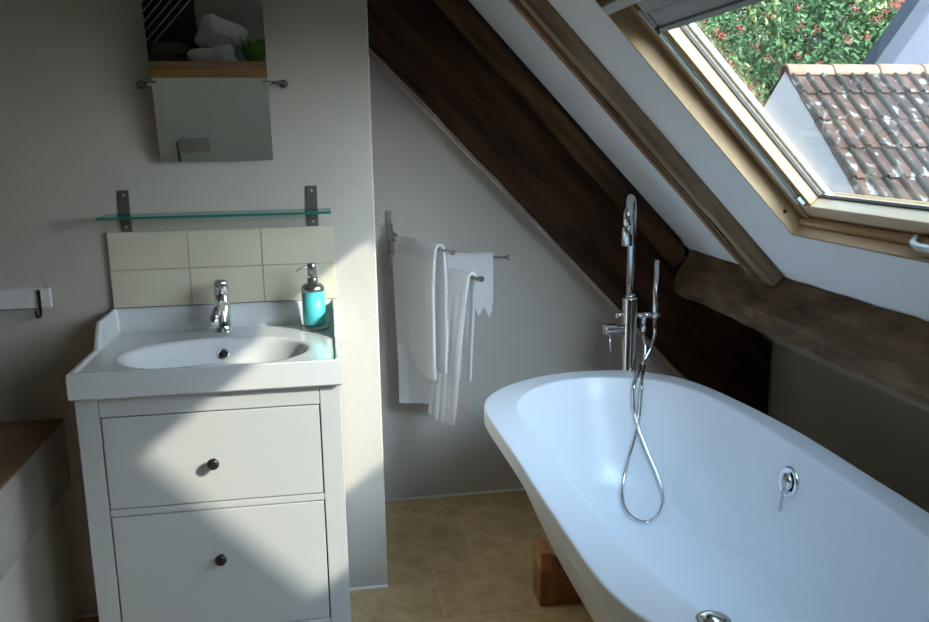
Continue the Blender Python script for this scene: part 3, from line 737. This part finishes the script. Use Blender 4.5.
b.box(-.012, .014, -.001, .001, -.014, .012, T=lambda v: P + Vector((v.x + .01, v.y - .0, v.z))); b.build('care_label', M['red_tag'], t3o)

# ------------------------------------------------------------------ boxed ledge at the left edge
T = thing('boxed_ledge', 'low boxed ledge with wooden top in the left foreground corner', 'ledge', (-1.25, -.7, 0))
b = MB(); b.box(-1.6, -.950, -1.30, -.002, 0, .430); b.build('body', M['ledge_body'], T)
b = MB(); b.box(-1.6, -.923, -1.32, -.001, .431, .629); b.build('edge_band', M['ledge_side'], T, bevel=.003)
b = MB(); b.box(-1.6, -.924, -1.32, -.001, .6295, .6365); b.build('top_board', M['ledge_wood'], T, bevel=.002)

# ------------------------------------------------------------------ things behind the viewer that the mirror shows
T = thing('low_wall', 'low white wall with pine cap seen in the mirror', 'wall', (-1.0, -3.1, 0))
b = MB(); b.box(-2.29, .2, -3.12, -3.0, 0, .632); b.build('body', M['panel_paint'], T)
b = MB(); b.box(-2.29, .21, -3.15, -2.985, .633, .685); b.build('cap', M['pine_x'], T, bevel=.004)
T = thing('vent_box', 'small white box low on the white wall seen in the mirror', 'box', (-.93, -2.99, .20))
b = MB(); b.box(-1.03, -.845, -2.999, -2.950, .165, .245); b.build('housing', M['white_lacquer'], T, bevel=.004)
b = MB(); b.box(-1.042, -1.0305, -2.999, -2.96, .05, .225); b.build('side_strip', M['dark_steel'], T)
b = MB(); b.box(-2.29, .2, -3.98, -3.13, 0, .42); o = b.build('low_platform', M['dark_wood']); tag(o, 'dark platform behind the low white wall seen in the mirror', 'platform')
def cushion(name, c, rx, ry, rz, rot, m, label, seed):
    b = MB(); R = []
    nn_, mm = 48, 20; q = Matrix.Rotation(rot[2], 3, 'Z') @ Matrix.Rotation(rot[0], 3, 'X') @ Matrix.Rotation(rot[1], 3, 'Y')
    for i in range(1, mm):
        v = -pi / 2 + pi * i / mm; ring = []
        for k in range(nn_):
            a = 2 * pi * k / nn_; e = .5
            sx = math.copysign(abs(cos(a)) ** e, cos(a)); sz = math.copysign(abs(sin(a)) ** e, sin(a))
            pin = 1 - .16 * (1 - abs(sx * sz)) ; rr = cos(v) ** .45
            X = sx * rr * pin; Z_ = sz * rr * pin
            Y_ = sin(v) * (1 - .6 * min(1, max(abs(sx), abs(sz))) * rr ** 3)
            w = Vector((X * rx, Y_ * ry, Z_ * rz)); w += w.normalized() * noise.noise(w * 14 + Vector((seed, 0, 0))) * .012
            ring.append(q @ w + Vector(c))
        R.append(ring)
    b.rings(R, True, 0, True); o = b.build(name, m); tag(o, label, 'cushion', 'cushions seen in the mirror'); return o
cushion('cushion', (-.755, -3.52, .735), .165, .06, .145, (radians(-20), radians(24), 0), M['cloth'], 'white cushion leaning upright behind the low wall seen in the mirror', 1)
cushion('cushion', (-.80, -3.36, .620), .165, .055, .125, (radians(-24), radians(-12), 0), M['cloth'], 'white cushion in front of the leaning one seen in the mirror', 5)
PX_, PY_ = -.545, -3.42
T = thing('potted_plant', 'green leafy plant behind the low wall seen in the mirror', 'plant', (PX_, PY_, .421))
b = MB(); b.lathe((PX_, PY_, .421), [(0, 0), (.045, 0), (.06, .09), (.055, .09), (.05, .08), (0, .08)], 24); b.build('pot', M['dark_wood'], T)
for k in range(16):
    a = 2 * pi * k / 16 + random.random() * .5; h_ = .17 + .08 * random.random(); l_ = .07 + .05 * random.random(); dv = Vector((cos(a), sin(a), 0)); sd = Vector((-sin(a), cos(a), 0))
    b = MB(); vs = []; fs = []
    for i in range(9):
        t = i / 8; w = .040 * sin(pi * (t * .9 + .08)) ; c = Vector((PX_, PY_, .50)) + dv * l_ * t + Vector((0, 0, h_ * (1.7 * t - .6 * t * t)))
        vs += [c - sd * w, c + Vector((0, 0, -.006)), c + sd * w]
    for i in range(8): fs += [(i * 3, i * 3 + 1, i * 3 + 4, i * 3 + 3), (i * 3 + 1, i * 3 + 2, i * 3 + 5, i * 3 + 4)]
    b.add(vs, fs, 0, True); o = b.build('leaf', M['plant'], T); sm = o.modifiers.new('s', 'SOLIDIFY'); sm.thickness = .0015
T = thing('slatted_rack', 'dark rack with pale slats seen in the top left of the mirror', 'rack', (-1.3, -3.8, .421))
b = MB(); b.box(-1.75, -.95, -3.90, -3.86, .421, 1.30); b.build('back_board', M['dark_wood'], T)
for k in range(9):
    b = MB(); x = -1.62 + k * .060
    b.tube([(x - .10, -3.84, .60), (x + .50, -3.83, 1.22)], .0045, 8); b.build('slat', M['cloth'], T)
o = MB(); o.box(-1.20, -.98, -3.60, -3.40, .421, .66); ob = o.build('storage_box', M['dark_box'], bevel=.02); tag(ob, 'dark crumpled bag left of the cushions seen in the mirror', 'bag')
ob.name = 'fabric_bag'; wobble(ob, .045, 9, 4)

# ------------------------------------------------------------------ outside
b = MB(); b.box(-40, 60, -40, 60, -2.9, -2.8); struct(b.build('ground', M['ground']))
VX, RYD, RZD = 4.975, 6.5, 2.145; SA = radians(41)
T = thing('neighbour_roof', 'neighbouring house wing with lichened clay tile roof and white gable', 'house', (7.5, 6.5, -2.8))
# gable + body
hw = 3.4; hw2 = 1.8
b = MB(); ez = RZD - .09 - hw * math.tan(SA)
ez2 = RZD - .09 - hw2 * math.tan(SA)
pg = [(RYD, RZD - .07), (RYD + hw2, ez2), (RYD + hw2, -2.8), (RYD - hw, -2.8), (RYD - hw, ez)]
n5 = len(pg); vs = [(VX + .006, y, z) for y, z in pg] + [(VX + 9, y, z) for y, z in pg]
b.add(vs, [tuple(range(5)), tuple(reversed(range(5, 10)))] + [(k, k + 5, (k + 1) % 5 + 5, (k + 1) % 5) for k in range(5)])
b.build('gable_wall', M['render'], T)
def troll(fx):
    # one tile: a narrow roll and a shallow pan
    if fx < .36: return .034 * sin(pi * fx / .36)
    return .004 * sin(pi * (fx - .36) / .64) * -1
def tileslope(sgn, name):
    b = MB(); P_, G_ = .177, .437; nxr = 9.0 / P_
    vs = []; fs = []; xs_ = []
    k = 0
    ncol = int(nxr) + 1
    for c_ in range(ncol):
        for q in (0, .06, .12, .18, .24, .30, .36, .52, .68, .84): xs_.append((c_ + q) * P_)
    rows = []
    nrow = int((hw if sgn > 0 else hw2) / cos(SA) / G_) + 1
    for r_ in range(nrow):
        for q in (0.0, .25, .5, .75, .999): rows.append((r_ + q, q))
    for s_, q in rows:
        for x in xs_:
            fx = (x / P_) % 1.0
            cidx = int(x / P_); jit = (noise.noise(Vector((cidx * 3.3, int(s_) * 5.1, 2))) ) * .010
            h = troll(fx) + .030 * q + jit
            d = s_ * G_ + jit * 2
            vs.append((VX + x, RYD - sgn * (d * cos(SA) + 0) - sgn * h * sin(SA) * 1.0, RZD - .05 - d * sin(SA) + h * cos(SA)))
    m = len(xs_)
    for j in range(len(rows) - 1):
        for i in range(m - 1): fs.append((j * m + i, j * m + i + 1, (j + 1) * m + i + 1, (j + 1) * m + i))
    b.add(vs, fs, 0, True)
    o = b.build(name, M['rooftile'], T); sm = o.modifiers.new('s', 'SOLIDIFY'); sm.thickness = .015; sm.offset = -1
    o.modifiers.new('es', 'EDGE_SPLIT').split_angle = radians(50)
tileslope(1, 'tile_slope'); tileslope(-1, 'rear_tile_slope')
for k in range(17):
    b = MB(); x0 = VX - .02 + k * .555; R = []
    for x, rr in ((x0, .125), (x0 + .02, .130), (x0 + .52, .120), (x0 + .551, .118)):
        R.append([Vector((x, RYD + rr * 1.05 * cos(pi * q / 12), RZD - .115 + rr * sin(pi * q / 12) * 1.0)) for q in range(13)])
    b.rings(R, False, 0, True, closed=False); o = b.build('ridge_tile', M['ridge'], T); sm = o.modifiers.new('s', 'SOLIDIFY'); sm.thickness = .018
# second house: gable with grey verge
T = thing('distant_house', 'pale house gable with grey verge board at the top right outside', 'house', (9.5, 8.5, -2.8))
sl = (3.162 - 2.324) / (8.053 - 7.452)
gz = lambda x: 2.324 + (x - 7.452) * sl
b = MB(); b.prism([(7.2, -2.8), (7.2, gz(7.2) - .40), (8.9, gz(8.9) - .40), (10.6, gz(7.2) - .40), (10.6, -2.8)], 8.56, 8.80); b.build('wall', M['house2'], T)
b = MB(); x0, x1 = 6.9, 8.9
b.prism([(x0, gz(x0) - .38), (x0, gz(x0)), (x1, gz(x1)), (10.9, gz(6.9)), (10.9, gz(6.9) - .38), (x1, gz(x1) - .38)], 8.5, 8.85); b.build('verge_roof', M['fascia'], T)

# berry tree
import numpy as np
rng = np.random.default_rng(3)
T = thing('berry_tree', 'green tree with red berry clusters beyond the tiled roof', 'tree', (8.0, 12.3, -2.8))
def leaves(name, n, m, c, rad, size, parent, shell=.5):
    c = np.array(c); rad = np.array(rad)
    ncl = max(20, n // 60)
    d = rng.normal(size=(ncl, 3)); d /= np.linalg.norm(d, axis=1)[:, None]
    cc = c + d * rad * (shell + (1 - shell) * rng.random((ncl, 1)) ** .5)
    idx = rng.integers(0, ncl, n); p = cc[idx] + rng.normal(size=(n, 3)) * .20
    a = rng.normal(size=(n, 3)); a /= np.linalg.norm(a, axis=1)[:, None]
    h = rng.normal(size=(n, 3)); bb = np.cross(a, h); bb /= np.linalg.norm(bb, axis=1)[:, None]; nn = np.cross(a, bb)
    s = size * (.6 + .8 * rng.random((n, 1)))
    v = np.stack([p - a * s, p + bb * s * .38 + nn * s * .15, p + a * s, p - bb * s * .38 + nn * s * .15], 1).reshape(-1, 3)
    me = bpy.data.meshes.new(name); me.vertices.add(4 * n); me.vertices.foreach_set('co', v.ravel().astype(np.float32))
    q = np.arange(4 * n).reshape(n, 4); tri = np.concatenate([q[:, [0, 1, 2]], q[:, [0, 2, 3]]], 0)
    me.loops.add(tri.size); me.loops.foreach_set('vertex_index', tri.ravel().astype(np.int32))
    me.polygons.add(len(tri)); me.polygons.foreach_set('loop_start', np.arange(0, tri.size, 3, dtype=np.int32))
    me.update(calc_edges=True); me.materials.append(m)
    o = bpy.data.objects.new(name, me); COL.objects.link(o)
    if parent is not None: o.parent = parent; o.matrix_parent_inverse = Matrix.Translation(-parent.location)
    return o, cc
o, cc = leaves('foliage', 60000, M['leaf'], (8.0, 12.5, 2.6), (3.4, 1.3, 2.6), .062, T)
leaves('yellow_leaves', 3500, M['leaf2'], (8.0, 12.3, 2.7), (3.3, 1.35, 2.5), .055, T, .8)
b = MB()
for k in range(260):
    d = rng.normal(size=3); d /= np.linalg.norm(d); d[1] = -abs(d[1])
    c = np.array((8.0, 12.3, 2.7)) + d * np.array((3.2, 1.45, 2.4)) * (.85 + .2 * rng.random())
    for q in range(11):
        p = c + rng.normal(size=3) * .038; r_ = .017
        b.add([(p[0] + r_, p[1], p[2]), (p[0] - r_, p[1], p[2]), (p[0], p[1] + r_, p[2]), (p[0], p[1] - r_, p[2]), (p[0], p[1], p[2] + r_), (p[0], p[1], p[2] - r_)],
              [(0, 2, 4), (2, 1, 4), (1, 3, 4), (3, 0, 4), (2, 0, 5), (1, 2, 5), (3, 1, 5), (0, 3, 5)], 0, True)
o = b.build('berries', M['berry'], T); o['kind'] = 'stuff'
b = MB(); b.tube([(8.0, 12.7, -2.8), (8.0, 12.6, -1), (8.0, 12.5, .6), (7.9, 12.5, 2.0)], [.16, .13, .10, .05], 12)
for k in range(7):
    a = k * .9; b.tube([(8.0, 12.5, .4 + k * .2), (8.0 + cos(a) * .9, 12.5 + sin(a) * .7, 1.4 + k * .25), (8.0 + cos(a) * 1.9, 12.5 + sin(a) * 1.1, 2.3 + k * .22)], [.06, .04, .015], 8)
b.build('trunk', M['bark'], T)
T = thing('dark_conifer', 'darker tree behind the berry tree at the upper right outside', 'tree', (12.5, 19, -2.8))
leaves('foliage', 16000, M['leaf'], (12.8, 19.5, 3.6), (3.2, 1.5, 3.4), .085, T, .3)
b = MB(); b.tube([(12.5, 19, -2.8), (12.6, 19.2, 1), (12.8, 19.5, 3.5)], [.2, .14, .05], 10); b.build('trunk', M['bark'], T)

# ------------------------------------------------------------------ light
sun = bpy.data.lights.new('sun', 'SUN'); sun.energy = 5.2; sun.angle = radians(1.4); sun.color = (1, .93, .82)
so = bpy.data.objects.new('sun', sun); COL.objects.link(so)
so.rotation_euler = Vector((-1, .80, -.775)).to_track_quat('-Z', 'Y').to_euler()
w = bpy.data.worlds.new('sky'); SC.world = w; w.use_nodes = True; nt = w.node_tree
SKY, GLOW = 1.5, 27.0
bg = nt.nodes['Background']; tc = N(nt, 'ShaderNodeTexCoord'); sp = N(nt, 'ShaderNodeSeparateXYZ'); nt.links.new(tc.outputs['Generated'], sp.inputs[0])
r = N(nt, 'ShaderNodeValToRGB'); nt.links.new(sp.outputs[2], r.inputs[0])
r.color_ramp.elements[0].position = 0.0; r.color_ramp.elements[0].color = (.84, .91, 1.0, 1)
r.color_ramp.elements[1].position = .85; r.color_ramp.elements[1].color = (.46, .68, 1.0, 1)
# added sky glow, aimed beside the sun to brighten the alcove
dt = N(nt, 'ShaderNodeVectorMath', operation='DOT_PRODUCT'); nt.links.new(tc.outputs['Generated'], dt.inputs[0])
dt.inputs[1].default_value = Vector((.36, -.84, .46)).normalized()
mx0 = N(nt, 'ShaderNodeMath', operation='MAXIMUM'); mx0.inputs[1].default_value = 0; nt.links.new(dt.outputs['Value'], mx0.inputs[0])
pw = N(nt, 'ShaderNodeMath', operation='POWER'); pw.inputs[1].default_value = 4; nt.links.new(mx0.outputs[0], pw.inputs[0])
ml = N(nt, 'ShaderNodeMath', operation='MULTIPLY_ADD'); ml.inputs[1].default_value = GLOW; ml.inputs[2].default_value = SKY; nt.links.new(pw.outputs[0], ml.inputs[0])
nt.links.new(r.outputs[0], bg.inputs['Color']); nt.links.new(ml.outputs[0], bg.inputs['Strength'])

# ------------------------------------------------------------------ camera
cd = bpy.data.cameras.new('camera'); co = bpy.data.objects.new('camera', cd); COL.objects.link(co)
cd.sensor_fit = 'HORIZONTAL'; cd.sensor_width = 36; cd.lens = F * 36 / 929; cd.clip_start = .02; cd.clip_end = 200
R3 = Matrix((rv, uv, -fwv)).transposed()
co.matrix_world = Matrix.Translation(CAM) @ R3.to_4x4()
SC.camera = co
SC.view_settings.view_transform = 'Standard'; SC.view_settings.look = 'None'; SC.view_settings.gamma = 1; SC.view_settings.use_curve_mapping = False
SC.view_settings.exposure = 0.28
SC.cycles.use_denoising = True; SC.cycles.max_bounces = 10; SC.cycles.diffuse_bounces = 6; SC.cycles.transparent_max_bounces = 12
SC.cycles.sample_clamp_indirect = 6
